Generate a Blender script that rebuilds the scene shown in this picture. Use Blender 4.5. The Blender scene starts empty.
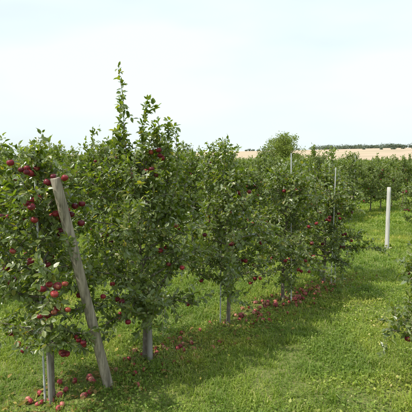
import bpy, math, numpy as np
from mathutils import Vector, Euler
scene=bpy.context.scene
scene.view_settings.view_transform='Standard'
scene.view_settings.look='None'
scene.view_settings.exposure=0
COL=scene.collection

# ------------------------------------------------------------ helpers
def vnoise(x,y,scale,seed):
    r=np.random.RandomState(seed).rand(64,64)
    x=np.asarray(x,float)/scale; y=np.asarray(y,float)/scale
    xi=np.floor(x).astype(int); yi=np.floor(y).astype(int)
    fx=x-xi; fy=y-yi; fx=fx*fx*(3-2*fx); fy=fy*fy*(3-2*fy)
    g=lambda a,b:r[a%64,b%64]
    return (g(xi,yi)*(1-fx)+g(xi+1,yi)*fx)*(1-fy)+(g(xi,yi+1)*(1-fx)+g(xi+1,yi+1)*fx)*fy
def ss(a,b,x):
    t=np.clip((x-a)/(b-a),0,1); return t*t*(3-2*t)
def height(x,y):
    x=np.asarray(x,float); y=np.asarray(y,float); r=np.hypot(x,y)
    z=0.05*(vnoise(x+90,y+90,2.5,1)-.5)*ss(60,10,r)
    z=z-1.0*ss(13,70,r)
    z=z+(7.2+4.6*np.sin(np.arctan2(x,y+1e-6)*2.4))*ss(150,700,r)+ (vnoise(x+9000,y+9000,160,3)-.5)*5*ss(180,500,r)
    return z
class MB:
    def __init__(s): s.V=[];s.L=[];s.C=[];s.M=[];s.S=[];s.n=0
    def add(s,v,f,mat=0,smooth=False):
        v=np.asarray(v,float).reshape(-1,3); f=np.asarray(f,int)
        s.V.append(v); s.L.append((f+s.n).ravel()); s.C.append(np.full(len(f),f.shape[1]))
        s.M.append(np.full(len(f),mat)); s.S.append(np.full(len(f),smooth)); s.n+=len(v)
    def mesh(s,name,mats):
        V=np.concatenate(s.V);L=np.concatenate(s.L);C=np.concatenate(s.C);M=np.concatenate(s.M);S=np.concatenate(s.S)
        me=bpy.data.meshes.new(name)
        me.vertices.add(len(V)); me.vertices.foreach_set('co',V.astype(np.float32).ravel())
        me.loops.add(len(L)); me.loops.foreach_set('vertex_index',L.astype(np.int32))
        me.polygons.add(len(C)); st=np.concatenate([[0],np.cumsum(C)[:-1]]).astype(np.int32)
        me.polygons.foreach_set('loop_start',st)
        me.polygons.foreach_set('material_index',M.astype(np.int32))
        me.polygons.foreach_set('use_smooth',S.astype(bool))
        for m in mats: me.materials.append(m)
        me.update(calc_edges=True)
        return me
def obj(name,me,loc=(0,0,0),rot=(0,0,0),sc=1,parent=None):
    o=bpy.data.objects.new(name,me); o.location=loc; o.rotation_euler=rot
    o.scale=(sc,sc,sc) if not hasattr(sc,'__len__') else sc
    COL.objects.link(o)
    if parent: o.parent=parent
    return o
def nrm(v): return v/(np.linalg.norm(v,axis=-1,keepdims=True)+1e-9)
def tube(mb,pts,rad,sides,mat,cap=False):
    pts=np.asarray(pts,float); n=len(pts)
    t=np.gradient(pts,axis=0); t=nrm(t)
    ref=np.array([0.31,0.95,0.05]) if abs(t[0][1])<.8 else np.array([1.,0,0.1])
    a=nrm(np.cross(t,ref)); b=np.cross(t,a)
    th=np.linspace(0,2*np.pi,sides,endpoint=False)
    rad=np.asarray(rad).reshape(n,1,1) if np.ndim(rad)<2 else np.asarray(rad).reshape(n,sides,1)
    ring=pts[:,None,:]+rad*(np.cos(th)[None,:,None]*a[:,None,:]+np.sin(th)[None,:,None]*b[:,None,:])
    i=np.arange(n-1)[:,None]*sides; j=np.arange(sides)[None,:]; j2=(j+1)%sides
    f=np.stack([i+j,i+j2,i+sides+j2,i+sides+j],-1).reshape(-1,4)
    mb.add(ring.reshape(-1,3),f,mat,True)
    if cap:
        mb.add(ring[-1],[list(range(sides))],mat,False)
def leaves(mb,P,D,size,mat,rng,wr=.27,upb=.9,out=None):
    N=len(P); D=nrm(D)
    up=np.array([0,0,1.])*upb+rng.normal(0,.55,(N,3))
    if out is not None: up=up+out*.45
    S=nrm(np.cross(D,up)); U=np.cross(S,D)
    size=np.asarray(size).reshape(N,1,1)
    w=wr*rng.uniform(.8,1.2,N)
    k=rng.uniform(.02,.14,N); cu=rng.uniform(-.05,.22,N)
    z=np.zeros(N);o=np.ones(N)
    A=np.stack([z,.28*o,.68*o,o,.68*o,.28*o],1)
    B=np.stack([z,w,.8*w,z,-.8*w,-w],1)
    Cc=np.stack([z,k,k-cu*.4,-cu,k-cu*.4,k],1)
    V=P[:,None,:]+size*(A[...,None]*D[:,None,:]+B[...,None]*S[:,None,:]+Cc[...,None]*U[:,None,:])
    b=np.arange(N)[:,None]*6
    f=np.concatenate([b+np.array([[0,3,2,1]]),b+np.array([[0,5,4,3]])])
    mb.add(V.reshape(-1,3),f,mat,False)
def apple_unit(seg=14,rows=10):
    t=np.linspace(0.0,np.pi,rows)
    r=np.sin(t)*(1+.06*np.cos(t)); z=.92*np.cos(t)-.42*np.exp(-(t/.42)**2)+.22*np.exp(-((np.pi-t)/.35)**2)
    r[0]=.02;r[-1]=.02
    th=np.linspace(0,2*np.pi,seg,endpoint=False)
    V=np.stack([r[:,None]*np.cos(th),r[:,None]*np.sin(th),np.repeat(z[:,None],seg,1)],-1).reshape(-1,3)
    i=np.arange(rows-1)[:,None]*seg;j=np.arange(seg)[None];j2=(j+1)%seg
    F=np.stack([i+j,i+seg+j,i+seg+j2,i+j2],-1).reshape(-1,4)
    return V,F
AV,AF=apple_unit()
def add_apple(mb,p,r,rng,mat,stem,tilt=.25,anyrot=False):
    a=rng.normal(0,tilt,3) if not anyrot else rng.uniform(-2,2,3)
    R=np.array(Euler(a).to_matrix())
    V=(AV*np.array([1,1,rng.uniform(.92,1.05)])*r)@R.T+p
    mb.add(V,AF,mat,True)
    s0=p+R@np.array([0,0,.5*r]); s1=p+R@np.array([.1*r,0,1.25*r])
    tube(mb,[s0,s1],[.0018,.0022],4,stem)

# ------------------------------------------------------------ materials
def newmat(name):
    m=bpy.data.materials.new(name); m.use_nodes=True
    nt=m.node_tree; nt.nodes.clear(); return m,nt
def N(nt,t,**k):
    n=nt.nodes.new(t)
    for a,b in k.items(): setattr(n,a,b)
    return n
def ramp(nt,stops,fac):
    n=N(nt,'ShaderNodeValToRGB'); e=n.color_ramp.elements
    while len(e)<len(stops): e.new(.5)
    for i,(p,c) in enumerate(stops): e[i].position=p; e[i].color=(*c,1)
    nt.links.new(fac,n.inputs[0]); return n.outputs[0]
def noise(nt,scale,detail=3,vec=None,rough=.55):
    n=N(nt,'ShaderNodeTexNoise'); n.inputs['Scale'].default_value=scale; n.inputs['Detail'].default_value=detail
    n.inputs['Roughness'].default_value=rough
    if vec is not None: nt.links.new(vec,n.inputs['Vector'])
    return n.outputs[0]
def mixc(nt,fac,a,b,mode='MIX'):
    n=N(nt,'ShaderNodeMix',data_type='RGBA',blend_type=mode)
    for i,v in ((0,fac),(6,a),(7,b)):
        if hasattr(v,'links'): nt.links.new(v,n.inputs[i])
        elif i==0: n.inputs[0].default_value=v
        else: n.inputs[i].default_value=(*v,1)
    return n.outputs[2]
def leafmat(name,stops,back,trans=.3,rough=.42,gl=.06,tint=False):
    m,nt=newmat(name); g=N(nt,'ShaderNodeNewGeometry')
    c=ramp(nt,stops,g.outputs['Random Per Island'])
    if tint:
        at=N(nt,'ShaderNodeAttribute'); at.attribute_name='tint'
        c=mixc(nt,1.0,c,at.outputs['Color'],'MULTIPLY')
    if back: c=mixc(nt,g.outputs['Backfacing'],c,mixc(nt,.4,c,back))
    p=N(nt,'ShaderNodeBsdfDiffuse'); nt.links.new(c,p.inputs['Color'])
    t=N(nt,'ShaderNodeBsdfTranslucent'); tc=mixc(nt,1.0,c,(1.7,1.8,.5),'MULTIPLY'); nt.links.new(tc,t.inputs['Color'])
    mx=N(nt,'ShaderNodeMixShader'); mx.inputs[0].default_value=trans
    nt.links.new(p.outputs[0],mx.inputs[1]); nt.links.new(t.outputs[0],mx.inputs[2])
    last=mx.outputs[0]
    if gl>0:
        gg=N(nt,'ShaderNodeBsdfGlossy'); gg.inputs['Roughness'].default_value=rough
        fr=N(nt,'ShaderNodeLayerWeight'); fr.inputs[0].default_value=.25
        mr=N(nt,'ShaderNodeMapRange'); mr.inputs[3].default_value=gl; mr.inputs[4].default_value=gl*5
        nt.links.new(fr.outputs['Fresnel'],mr.inputs[0])
        m2=N(nt,'ShaderNodeMixShader'); nt.links.new(mr.outputs[0],m2.inputs[0]); nt.links.new(last,m2.inputs[1]); nt.links.new(gg.outputs[0],m2.inputs[2]); last=m2.outputs[0]
    o=N(nt,'ShaderNodeOutputMaterial'); nt.links.new(last,o.inputs[0]); return m
M_leaf=leafmat('apple_leaf',[(0,(.065,.10,.013)),(.4,(.115,.165,.022)),(.75,(.17,.22,.033)),(.95,(.24,.27,.05)),(1,(.36,.29,.06))],(.21,.25,.12),.42,.38,.036)
M_leaf2=leafmat('orchard_leaf',[(0,(.09,.13,.022)),(.5,(.145,.195,.036)),(.9,(.20,.25,.052)),(1,(.28,.27,.08))],(.22,.26,.13),.38,.5,.02)
M_broad=leafmat('broad_leaf',[(0,(.15,.19,.05)),(.5,(.19,.24,.07)),(1,(.25,.28,.09))],None,.3,gl=0)
M_far_haze=leafmat('far_leaf_hazed',[(0,(.12,.15,.12)),(1,(.17,.20,.16))],None,.15,gl=0)  # distance haze painted into the leaf colour as a greyed green
M_litter=leafmat('dead_leaf',[(0,(.16,.10,.04)),(.5,(.28,.20,.08)),(.8,(.40,.33,.10)),(1,(.2,.22,.06))],None,.2,gl=0)
M_grass=leafmat('grass_blade',[(0,(.13,.195,.022)),(.4,(.20,.285,.04)),(.8,(.275,.355,.062)),(.94,(.36,.40,.11)),(1,(.50,.45,.23))],None,.36,.5,.016,tint=True)
def simple(name,stops,scale,rough=.8,bump=.3,stretch=None,detail=5):
    m,nt=newmat(name); tc=N(nt,'ShaderNodeTexCoord'); mp=N(nt,'ShaderNodeMapping')
    nt.links.new(tc.outputs['Object'],mp.inputs[0])
    if stretch: mp.inputs['Scale'].default_value=stretch
    n=noise(nt,scale,detail,mp.outputs[0],.65); c=ramp(nt,stops,n)
    p=N(nt,'ShaderNodeBsdfPrincipled'); nt.links.new(c,p.inputs['Base Color']); p.inputs['Roughness'].default_value=rough
    b=N(nt,'ShaderNodeBump'); b.inputs['Strength'].default_value=bump; b.inputs['Distance'].default_value=.01
    nt.links.new(n,b.inputs['Height']); nt.links.new(b.outputs[0],p.inputs['Normal'])
    o=N(nt,'ShaderNodeOutputMaterial'); nt.links.new(p.outputs[0],o.inputs[0]); return m
M_bark=simple('bark',[(.3,(.09,.07,.05)),(.55,(.19,.16,.125)),(.7,(.3,.27,.23))],30,.85,.5,(1,1,.4))
M_wood=simple('weathered_wood',[(.34,(.12,.10,.075)),(.5,(.27,.23,.175)),(.66,(.42,.36,.29))],11,.88,1.0,(3.5,3.5,.2),8)
M_wood1=simple('grey_wood',[(.3,(.14,.12,.10)),(.6,(.27,.25,.22)),(.75,(.36,.33,.3))],9,.85,.6,(3,3,.3),8)
M_wood2=simple('pale_wood',[(.3,(.36,.34,.31)),(.5,(.52,.5,.46)),(.7,(.66,.64,.6))],12,.85,.8,(3,3,.25),8)
M_metal=simple('galvanised_stake',[(.3,(.4,.41,.41)),(.7,(.57,.58,.58))],20,.45,.1)
def applemat(name,st,blush,lo):
    m,nt=newmat(name); g=N(nt,'ShaderNodeNewGeometry'); tc=N(nt,'ShaderNodeTexCoord')
    c=ramp(nt,st,g.outputs['Random Per Island'])
    n=noise(nt,14,2,tc.outputs['Object']); f=ramp(nt,[(lo,(0,0,0)),(lo+.15,(1,1,1))],n)
    c=mixc(nt,f,c,blush)
    p=N(nt,'ShaderNodeBsdfPrincipled'); nt.links.new(c,p.inputs['Base Color']); p.inputs['Roughness'].default_value=.4
    p.inputs['Specular IOR Level'].default_value=.35
    o=N(nt,'ShaderNodeOutputMaterial'); nt.links.new(p.outputs[0],o.inputs[0]); return m
M_apple=applemat('apple_skin',[(0,(.08,.006,.014)),(.5,(.16,.010,.018)),(.85,(.25,.025,.028)),(1,(.34,.08,.045))],(.32,.12,.06),.6)
M_fallen=applemat('fallen_apple_skin',[(0,(.14,.012,.02)),(.4,(.28,.03,.04)),(.75,(.42,.09,.09)),(.93,(.5,.2,.15)),(1,(.22,.11,.05))],(.45,.22,.14),.58)
def groundmat():
    m,nt=newmat('ground'); g=N(nt,'ShaderNodeNewGeometry'); pos=g.outputs['Position']
    n2=noise(nt,35,3,pos,.7); nm=noise(nt,.6,4,pos,.7)
    near=ramp(nt,[(.3,(.08,.11,.028)),(.5,(.13,.165,.045)),(.62,(.18,.17,.075)),(.75,(.22,.18,.105))],n2)
    mid=ramp(nt,[(.3,(.18,.25,.045)),(.6,(.26,.32,.075)),(.8,(.31,.31,.11))],nm)
    mp=N(nt,'ShaderNodeMapping'); mp.inputs['Scale'].default_value=(.004,.02,0); nt.links.new(pos,mp.inputs[0])
    n4=noise(nt,1,4,mp.outputs[0])
    far=ramp(nt,[(.34,(.28,.27,.16)),(.40,(.40,.33,.24)),(.50,(.47,.37,.275)),(.56,(.36,.30,.21)),(.6,(.49,.40,.29)),(.66,(.38,.32,.22)),(.7,(.25,.28,.15))],n4)
    l=N(nt,'ShaderNodeVectorMath',operation='LENGTH'); nt.links.new(pos,l.inputs[0])
    def mr(a,b):
        r=N(nt,'ShaderNodeMapRange'); r.inputs[1].default_value=a; r.inputs[2].default_value=b
        nt.links.new(l.outputs['Value'],r.inputs[0]); return r.outputs[0]
    c=mixc(nt,mr(10,24),near,mid); c=mixc(nt,mr(125,150),c,far)
    p=N(nt,'ShaderNodeBsdfDiffuse'); nt.links.new(c,p.inputs['Color'])
    b=N(nt,'ShaderNodeBump'); b.inputs['Strength'].default_value=.6; b.inputs['Distance'].default_value=.02
    nt.links.new(n2,b.inputs['Height']); nt.links.new(b.outputs[0],p.inputs['Normal'])
    o=N(nt,'ShaderNodeOutputMaterial'); nt.links.new(p.outputs[0],o.inputs[0]); return m
M_ground=groundmat()

# ------------------------------------------------------------ ground
rr=np.concatenate([[0.3],.5*1.052**np.arange(178)]); seg=200
th=np.linspace(0,2*np.pi,seg,endpoint=False)
X=rr[:,None]*np.sin(th);Y=rr[:,None]*np.cos(th)
V=np.stack([X,Y,height(X,Y)],-1).reshape(-1,3)
i=np.arange(len(rr)-1)[:,None]*seg;j=np.arange(seg)[None];j2=(j+1)%seg
F=np.stack([i+j,i+j2,i+seg+j2,i+seg+j],-1).reshape(-1,4)[:,::-1]
mb=MB(); mb.add(V,F,0,True); mb.add(V[:seg],[list(range(seg))[::-1]],0,True)
obj('ground',mb.mesh('ground',[M_ground]))

# ------------------------------------------------------------ trees
def make_tree(seed,H,R,nl,leaf=.07,dens=1.0,apples=30,shoots=(),mats=None,h0=.5,applelow=0.5,nshoot=6,top=.62,twd=.05,rad=.034):
    rng=np.random.RandomState(seed); mb=MB()
    LP=[];LD=[];LS=[];AP=[]
    n=int(H*.86/.14); ph=rng.uniform(0,6,2)
    zz=np.linspace(-.05,H*.86,n)
    tp=np.stack([.05*np.sin(zz*2.1+ph[0])*zz/2,.05*np.sin(zz*1.7+ph[1])*zz/2,zz],-1)
    tr=np.linspace(rad,.006,n); tr[0]*=1.35
    tube(mb,tp,tr,8,0)
    def leafline(pts,step,per,size,t0=0.0):
        pts=np.asarray(pts); sg=np.linalg.norm(np.diff(pts,axis=0),axis=1); L=sg.sum(); cs=np.concatenate([[0],np.cumsum(sg)])
        k=max(1,int(L/step))
        s=np.repeat(np.linspace(L*t0,L,k),per)+rng.uniform(-.01,.01,k*per)
        P=np.stack([np.interp(s,cs,pts[:,a]) for a in range(3)],-1)
        d=nrm(pts[-1]-pts[0])
        D=d*.55+nrm(rng.normal(0,1,(len(s),3)))*.95+np.array([0,0,-.12])
        P=P+nrm(D)*.015
        LP.append(P);LD.append(D);LS.append(size*rng.uniform(.6,1.2,len(s)))
    def shoot(p,d,L,thick=.006):
        q=[np.array(p)]; d=np.array(d,float); m=max(3,int(L/.1))
        for _ in range(m):
            d=nrm(d+rng.normal(0,.07,3)+np.array([0,0,.03])); q.append(q[-1]+d*L/m)
        tube(mb,q,np.linspace(thick,.002,len(q)),4,0)
        leafline(q,.022/dens,2,leaf*.95,.05)
        for a in range(int(L/.1)):
            t=rng.randint(0,len(q)-1)
            if rng.rand()<.75*(1-t/len(q))+.15:
                e=nrm(rng.normal(0,1,3)*.8+d); b=q[t]; tw=[b,b+e*.09,b+e*.18]; leafline(tw,.022/dens,2,leaf)
    ga=rng.uniform(0,6)
    for a in range(nl):
        u=(a+rng.uniform(0,.9))/nl
        h=h0+(H*.84-h0)*u**.95
        az=ga+a*2.399+rng.normal(0,.35)
        L=R*(1.05-top*u)*rng.uniform(.55,1.2)
        if u<.12: L*=.8
        el=math.radians(rng.uniform(5,30)+30*u)
        d=np.array([math.cos(az)*math.cos(el),math.sin(az)*math.cos(el),math.sin(el)])
        p=np.array([np.interp(h,zz,tp[:,0]),np.interp(h,zz,tp[:,1]),h])
        m=max(4,int(L/.1)); q=[p]
        droop=rng.uniform(-.1,.02) if u<.6 else rng.uniform(-.02,.06)
        for s in range(m):
            d=nrm(d+rng.normal(0,.1,3)+np.array([0,0,droop])); 
            nx=q[-1]+d*L/m
            if nx[2]<.28: d=nrm(d*np.array([1,1,0])+np.array([0,0,.05])); nx=q[-1]+d*L/m
            q.append(nx)
        q=np.array(q); tube(mb,q,np.linspace(.016*(1-.4*u),.003,len(q)),5,0)
        leafline(q,.03/dens,1,leaf,.3)
        nt_=int(L/twd*dens**.5)
        for b in range(nt_):
            s=rng.uniform(.1,1)*(len(q)-1); i0=min(int(s),len(q)-2); pp=q[i0]+(q[i0+1]-q[i0])*(s-i0)
            ld=nrm(q[i0+1]-q[i0]); e=nrm(nrm(rng.normal(0,1,3))+ld*.6+np.array([0,0,.25]))
            tl=rng.uniform(.06,.34)
            e2=nrm(e+rng.normal(0,.25,3)); tw=[pp,pp+e*tl*.5,pp+e*tl*.5+e2*tl*.5]
            if tw[2][2]<.22: continue
            tube(mb,tw,[.004,.003,.0015],3,0)
            leafline(tw,.026/dens,rng.choice([1,2,2]),leaf)
        AP.append((q,u))
        if rng.rand()<nshoot/nl and u>.25:
            s=rng.randint(1,len(q)); shoot(q[s],[rng.normal(0,.2),rng.normal(0,.2),1],rng.uniform(.3,.65))
    for (sx,sy,sz,dx,dy,L) in shoots: shoot((sx,sy,sz),(dx,dy,1),L,.009)
    shoot(tp[-1],[rng.normal(0,.1),rng.normal(0,.1),1],H*.16,.006)
    P=np.concatenate(LP);D=np.concatenate(LD);S=np.concatenate(LS)
    out=P-np.array([0,0,H*.45]); out[:,2]*=.3
    leaves(mb,P,D,S,1,rng,out=nrm(out))
    k=0; tries=0
    while k<apples and tries<apples*8:
        tries+=1
        q,u=AP[rng.randint(len(AP))]
        if rng.rand()<u*applelow: continue
        s=rng.uniform(.4,1)*(len(q)-1); i0=min(int(s),len(q)-2); pp=q[i0]+(q[i0+1]-q[i0])*(s-i0)
        for c in range(rng.choice([1,1,1,2,3])):
            o=nrm(pp*np.array([1,1,0]))*rng.uniform(.0,.14)
            r=rng.uniform(.029,.038)
            ap=pp+o+np.array([rng.normal(0,.07),rng.normal(0,.07),-rng.uniform(.04,.14)])
            if ap[2]<.12: continue
            add_apple(mb,ap,r,rng,2,0); k+=1
    me=mb.mesh('tree_mesh_%d'%seed,mats or [M_bark,M_leaf,M_apple])
    return me,len(P)
tot=0
def T(name,x,y,rot=0,**k):
    global tot
    me,n=make_tree(**k); tot+=n
    return obj(name,me,(x,y,float(height(x,y))),(0,0,rot))
T('apple_tree',-1.66,4.49,seed=11,H=2.75,R=.86,nl=38,apples=115,h0=.5,nshoot=8,dens=1.1,applelow=.3,
  shoots=[(-.15,0,2.0,-.1,0,.75),(.05,.1,1.95,.1,0,.8),(-.3,.1,1.8,-.1,0,.7)])
T('apple_tree',-.78,5.38,seed=22,H=2.9,R=.98,nl=44,apples=44,h0=.45,nshoot=14,dens=1.08,top=.55,
  shoots=[(-.14,0,2.2,-.12,0,1.4),(-.05,.05,2.2,.0,0,1.1),(.12,0,2.0,.12,0,1.0),(.25,.1,1.95,.2,0,1.05),(-.3,0,1.9,-.05,.05,.85),(.42,0,1.8,.1,0,.8),(.35,-.1,1.9,.25,0,.95),(-.15,.1,1.9,-.2,0,1.0)])
T('apple_tree',.34,6.54,seed=33,H=2.55,R=.88,nl=38,apples=22,h0=.55,nshoot=12,dens=1.05,top=.55,
  shoots=[(-.1,0,1.9,-.06,0,.95),(.1,0,1.9,.05,0,.8),(-.3,0,1.8,-.1,0,.7)])
T('apple_tree',1.38,7.7,seed=44,H=2.45,R=.98,nl=40,apples=44,h0=.45,nshoot=10,dens=1.02,top=.5)
T('apple_tree',2.40,8.78,seed=55,H=2.25,R=.92,nl=40,apples=44,h0=.42,nshoot=9,dens=1.05,top=.45)
T('apple_tree',2.74,4.74,rot=2.0,seed=66,H=1.9,R=.84,nl=36,apples=50,h0=.35,nshoot=2,dens=1.1,applelow=.1)

var=[];fvar=[]
for s,(H,R) in enumerate([(2.5,1.0),(2.7,.95),(2.35,1.05),(2.6,.9)]):
    me,n=make_tree(seed=100+s,H=H,R=R,nl=34,leaf=.085,dens=.85,apples=26,h0=.45,nshoot=11,mats=[M_bark,M_leaf2,M_apple],top=.5); var.append(me)
    me,n=make_tree(seed=200+s,H=H,R=R*1.1,nl=22,leaf=.15,dens=.42,apples=10,h0=.5,nshoot=7,mats=[M_bark,M_leaf2,M_apple],top=.4,twd=.06); fvar.append(me)
rng=np.random.RandomState(5)
for (x,y) in [(6.95,14.0),(8.0,15.1),(9.1,16.2),(10.2,17.3)]:
    obj('apple_tree',var[rng.randint(4)],(x,y,float(height(x,y))),(0,0,rng.uniform(0,6)),.92)
dirv=np.array([.70,.715]); perp=np.array([-.715,.70]); base=np.array([-1.66,4.49])
cnt=0
for k in range(1,17):
    par=None
    if k>=2:
        par=bpy.data.objects.new('apple_tree_row',None); COL.objects.link(par)
    o0=base+perp*(4.7*k)
    sp=1.35 if k<4 else (1.7 if k<8 else 2.3)
    t=-12.0
    while t<260:
        x,y=o0+dirv*t; t+=sp*rng.uniform(.85,1.15)
        x+=rng.normal(0,.12); y+=rng.normal(0,.12)
        if y<2 or abs(x)>.54*y+3 or y>112: continue
        if rng.rand()<.02: continue
        sc=rng.uniform(.88,1.1)*(1.05-.12*ss(-8,12,x)) 
        me=(var if y<32 else fvar)[rng.randint(4)]
        obj('apple_tree' if k<2 else 'tree',me,(x,y,float(height(x,y))),(0,0,rng.uniform(0,6.28)),(sc*1.05,sc*1.05,sc*rng.uniform(.9,1.12)),par); cnt+=1

def broad(seed,H,W,leaf,nleaf,mats):
    rng=np.random.RandomState(seed); mb=MB()
    tube(mb,[(0,0,-.3),(0.05,0,H*.25),(-.05,.05,H*.5),(0,0,H*.8)],[.16,.13,.09,.03],8,0)
    P=[]
    for a in range(40):
        az=rng.uniform(0,6.28); e=rng.uniform(-.5,1.4); h=H*rng.uniform(.18,.5)
        tip=np.array([math.cos(az)*math.cos(e)*W*.5,math.sin(az)*math.cos(e)*W*.5,H*.5+math.sin(e)*H*.47])*rng.uniform(.8,1.05)
        mid=np.array([tip[0]*.4,tip[1]*.4,(h+tip[2])*.5])
        tube(mb,[(0,0,h),mid,tip],[.07,.045,.01],5,0)
        for c in range(6):
            cen=mid+(tip-mid)*rng.uniform(.1,1.08)+rng.normal(0,.3,3)
            P.append(cen+rng.normal(0,1,(nleaf//240,3))*np.array([.27,.27,.2])*W/5)
    P=np.concatenate(P)
    leaves(mb,P,rng.normal(0,1,P.shape),leaf*rng.uniform(.6,1.2,len(P)),1,rng,wr=.35)
    return mb.mesh('broad_tree',mats)
bt=broad(7,7.2,6.4,.2,15000,[M_bark,M_broad])
obj('deciduous_tree',bt,(12.6,72,float(height(12.6,72))))

mb=MB(); rng=np.random.RandomState(9)
def clumpline(x0,x1,y,n,hgt,ln):
    for a in range(n):
        x=rng.uniform(x0,x1); yy=y+rng.normal(0,12); z=float(height(x,yy)); h=hgt*rng.uniform(.5,1.3); w=h*rng.uniform(1.4,2.8)
        P=rng.normal(0,1,(ln,3)); P=nrm(P)*rng.uniform(.4,1,(ln,1))*np.array([w*.5,w*.5,h*.5])+np.array([x,yy,z+h*.4])
        leaves(mb,P,rng.normal(0,1,P.shape),rng.uniform(.7,1.6,ln),0,rng,wr=.4)
clumpline(150,330,620,80,6,170); clumpline(330,420,600,30,7,150); clumpline(60,150,680,14,4,130); clumpline(170,300,480,12,3,110)
obj('distant_trees',mb.mesh('distant_trees',[M_far_haze]))

# ------------------------------------------------------------ posts and stakes
def post(name,b,t,r,mat,sides=18,seed=0):
    rng=np.random.RandomState(seed); mb=MB(); b=np.array(b,float); t=np.array(t,float); n=14
    u=np.linspace(0,1,n)[:,None]; pts=b+(t-b)*u
    rad=r*(1-.12*u)*(1+rng.normal(0,.022,(n,sides)))+0*u
    for c in rng.randint(0,sides,4): rad[:,c]*=.9
    rad=np.concatenate([rad,rad[-1:]*.86]); pts=np.concatenate([pts,pts[-1:]+(t-b)/np.linalg.norm(t-b)*.012])
    tube(mb,pts,rad,sides,0,cap=True)
    return obj(name,mb.mesh(name,[mat]))
post('wooden_brace_post',(-1.06,4.70,-.15),(-1.44,4.22,2.37),.056,M_wood,seed=1)
post('fence_post',(4.96,11.9,-.1),(4.95,11.92,1.72),.058,M_wood2,seed=2)
post('wooden_stake',(-.70,5.3,-.1),(-.71,5.31,.85),.034,M_wood1,seed=3)
post('wooden_stake',(-1.62,4.35,-.1),(-1.63,4.36,.6),.024,M_wood1,seed=4)
def stake(x,y,h,l=0.0):
    mb=MB(); z=float(height(x,y)); pts=[(x,y,z-.1),(x+l*.5,y,z+h*.5),(x+l,y,z+h)]
    tube(mb,pts,[.011]*3,8,0,cap=True)
    obj('tree_stake',mb.mesh('tree_stake',[M_metal]))
stake(-1.70,4.40,2.62); stake(.22,6.6,2.5,.02); stake(1.52,7.62,2.62,-.06); stake(2.5,8.6,2.35,.02); stake(2.62,8.75,2.3)
for k in range(1,5):
    o0=base+perp*4.7*k
    for t in np.arange(-2,40,3.1):
        x,y=o0+dirv*t
        if abs(x)<.55*y and rng.rand()<.6: stake(float(x),float(y),rng.uniform(2.3,2.75))

# ------------------------------------------------------------ fallen apples and leaves
mb=MB(); rng=np.random.RandomState(77); per0=np.array([.715,-.70])
def scatter(t0,t1,n,off,sd):
    for _ in range(n):
        p=base+dirv*rng.uniform(t0,t1)+per0*rng.normal(off,sd); r=rng.uniform(.028,.037)
        add_apple(mb,np.array([p[0],p[1],float(height(*p))+r*rng.uniform(.5,.95)]),r,rng,0,1,anyrot=True)
scatter(-.3,1.9,50,.1,.24); scatter(1.9,3.4,10,.05,.2); scatter(3.1,4.6,44,.0,.18); scatter(4.4,5.9,60,.05,.18); scatter(0,6,10,.4,.25)
obj('fallen_apples',mb.mesh('fallen_apples',[M_fallen,M_bark]))
mb=MB(); n=1500; t=rng.uniform(-1,7,n); o=rng.normal(.1,.32,n)
P=np.stack([base[0]+dirv[0]*t+per0[0]*o,base[1]+dirv[1]*t+per0[1]*o],-1)
P=np.concatenate([P,height(P[:,0],P[:,1])[:,None]+rng.uniform(.01,.05,(n,1))],1); D=rng.normal(0,1,P.shape); D[:,2]*=.25
leaves(mb,P,D,rng.uniform(.04,.075,n),0,rng,upb=1.3); obj('fallen_leaves',mb.mesh('fallen_leaves',[M_litter]))

# ------------------------------------------------------------ grass
def rowdist(x,y):
    return (x-base[0])*per0[0]+(y-base[1])*per0[1]
def grass_pts(rng,dens,y0,y1,wm,extra):
    n=int(dens*(y1-y0)*2*(wm*y1+extra))
    x=rng.uniform(-(wm*y1+extra),(wm*y1+extra),n); y=rng.uniform(y0,y1,n)
    k=np.abs(x)<wm*y+extra
    return x[k],y[k]
mb=MB(); rng=np.random.RandomState(3)
def blades(x,y,lmin,lmax,w):
    cl=vnoise(x+50,y+50,.16,21)*.65+vnoise(x+50,y+50,.55,22)*.55
    d=rowdist(x,y); al=(x-base[0])*dirv[0]+(y-base[1])*dirv[1]
    bare=np.exp(-(d/.38)**2)*(vnoise(x+50,y+50,.35,23)*.9+.25)*(al<6.6)
    keep=(rng.rand(len(x))<np.clip(.2+cl*1.1,0,1)*(1-np.clip(bare,0,.85)))
    x=x[keep];y=y[keep];cl=cl[keep];n=len(x)
    L=rng.uniform(lmin,lmax,n)*(.3+cl*1.15); z=height(x,y)-.005
    az=rng.uniform(0,6.28,n); lean=rng.uniform(.2,1.1,n); dx=np.cos(az);dy=np.sin(az)
    sa=az+np.pi/2+rng.normal(0,.4,n); sx=np.cos(sa)*w*rng.uniform(.6,1.4,n);sy=np.sin(sa)*w*rng.uniform(.6,1.4,n)
    P=np.stack([x,y,z],-1); S=np.stack([sx,sy,0*sx],-1)*.5
    m=P+np.stack([dx*L*lean*.35,dy*L*lean*.35,L*.55],-1)
    t=P+np.stack([dx*L*lean,dy*L*lean,L*(1-.5*lean)],-1)
    V=np.stack([P-S,P+S,m+S*.8,m-S*.8,t],1).reshape(-1,3)
    b=np.arange(n)[:,None]*5
    base_n=mb.n
    mb.add(V,b+np.array([[0,1,2,3]]),0)
    mb.L.append((b+np.array([[3,2,4]])+base_n).ravel()); mb.C.append(np.full(n,3)); mb.M.append(np.full(n,0)); mb.S.append(np.full(n,False))
    return n
g=0
for (d,y0,y1,a,b_,w) in [(3600,2.6,6.5,.05,.115,.007),(2200,6.5,10,.05,.12,.010),(1000,10,16,.06,.13,.015),(330,16,30,.08,.15,.028)]:
    x,y=grass_pts(rng,d,y0,y1,.5,.8); g+=blades(x,y,a,b_,w)
x,y=grass_pts(rng,1.3,2.8,14,.5,.6)
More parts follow.
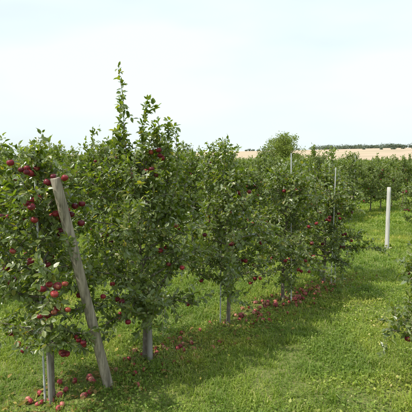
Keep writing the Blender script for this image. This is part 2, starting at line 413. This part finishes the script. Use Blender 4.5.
xs=np.repeat(x,45)+rng.normal(0,.035,len(x)*45); ys=np.repeat(y,45)+rng.normal(0,.035,len(x)*45); g+=blades(xs,ys,.12,.24,.008)
x,y=grass_pts(rng,700,2.8,11,.5,.6)
k=vnoise(x+50,y+50,.6,31)>.45; x=x[k];y=y[k]
P=np.stack([x,y,height(x,y)+rng.uniform(.02,.07,len(x))],-1); D=rng.normal(0,1,P.shape); D[:,2]=abs(D[:,2])*.5
leaves(mb,P,D,rng.uniform(.018,.045,len(x)),0,rng,wr=.3,upb=1.0)
me=mb.mesh('grass',[M_grass])
co=np.concatenate(mb.V); x=co[:,0]+80; y=co[:,1]+80
f1=ss(.35,.65,vnoise(x,y,1.1,41)*.6+vnoise(x,y,.35,42)*.4); f2=ss(.5,.8,vnoise(x,y,.6,43)*.55+vnoise(x,y,2.2,44)*.45)
tint=np.ones((len(co),4)); tint[:,:3]=(np.array([[.74,.82,.75]])*(1-f1[:,None])+np.array([[1.08,1.05,1.0]])*f1[:,None])
tint[:,:3]*=1+f2[:,None]*np.array([[.38,.14,.3]])
at=me.attributes.new('tint','FLOAT_COLOR','POINT'); at.data.foreach_set('color',tint.astype(np.float32).ravel())
obj('grass',me)
print('LEAVES',tot,'INST',cnt,'BLADES',g)

# ------------------------------------------------------------ light
el=math.radians(53); ld=Vector((1,.42,-math.tan(el)*1.085)).normalized()
sun=bpy.data.lights.new('sun','SUN'); sun.energy=5; sun.angle=math.radians(.5); sun.color=(1,.95,.86)
so=bpy.data.objects.new('sun',sun); so.rotation_euler=ld.to_track_quat('-Z','Y').to_euler(); COL.objects.link(so)
w=bpy.data.worlds.new('World'); scene.world=w; w.use_nodes=True; nt=w.node_tree; nt.nodes.clear()
sky=N(nt,'ShaderNodeTexSky',sky_type='NISHITA'); sky.sun_disc=False; sky.sun_elevation=el; sky.sun_rotation=math.atan2(-1,-.42)
sky.dust_density=1.5; sky.air_density=1.0; sky.ozone_density=1.0
tc=N(nt,'ShaderNodeTexCoord'); mp=N(nt,'ShaderNodeMapping'); mp.inputs['Scale'].default_value=(1.2,1.2,4.0); nt.links.new(tc.outputs['Generated'],mp.inputs[0])
cn=noise(nt,1.5,3,mp.outputs[0],.45)
f=ramp(nt,[(.38,(.72,.72,.72)),(.6,(.97,.97,.97))],cn)
c=mixc(nt,f,sky.outputs[0],(6.6,7.45,7.75))
bg=N(nt,'ShaderNodeBackground'); bg.inputs[1].default_value=.15; nt.links.new(c,bg.inputs[0])
o=N(nt,'ShaderNodeOutputWorld'); nt.links.new(bg.outputs[0],o.inputs[0])

cam=bpy.data.cameras.new('camera'); cam.lens=38.6; cam.sensor_width=36; cam.clip_end=9000; cam.clip_start=.05
co=bpy.data.objects.new('camera',cam); co.location=(0,0,2.6); co.rotation_euler=(math.radians(90-6.6),0,0); COL.objects.link(co)
scene.camera=co
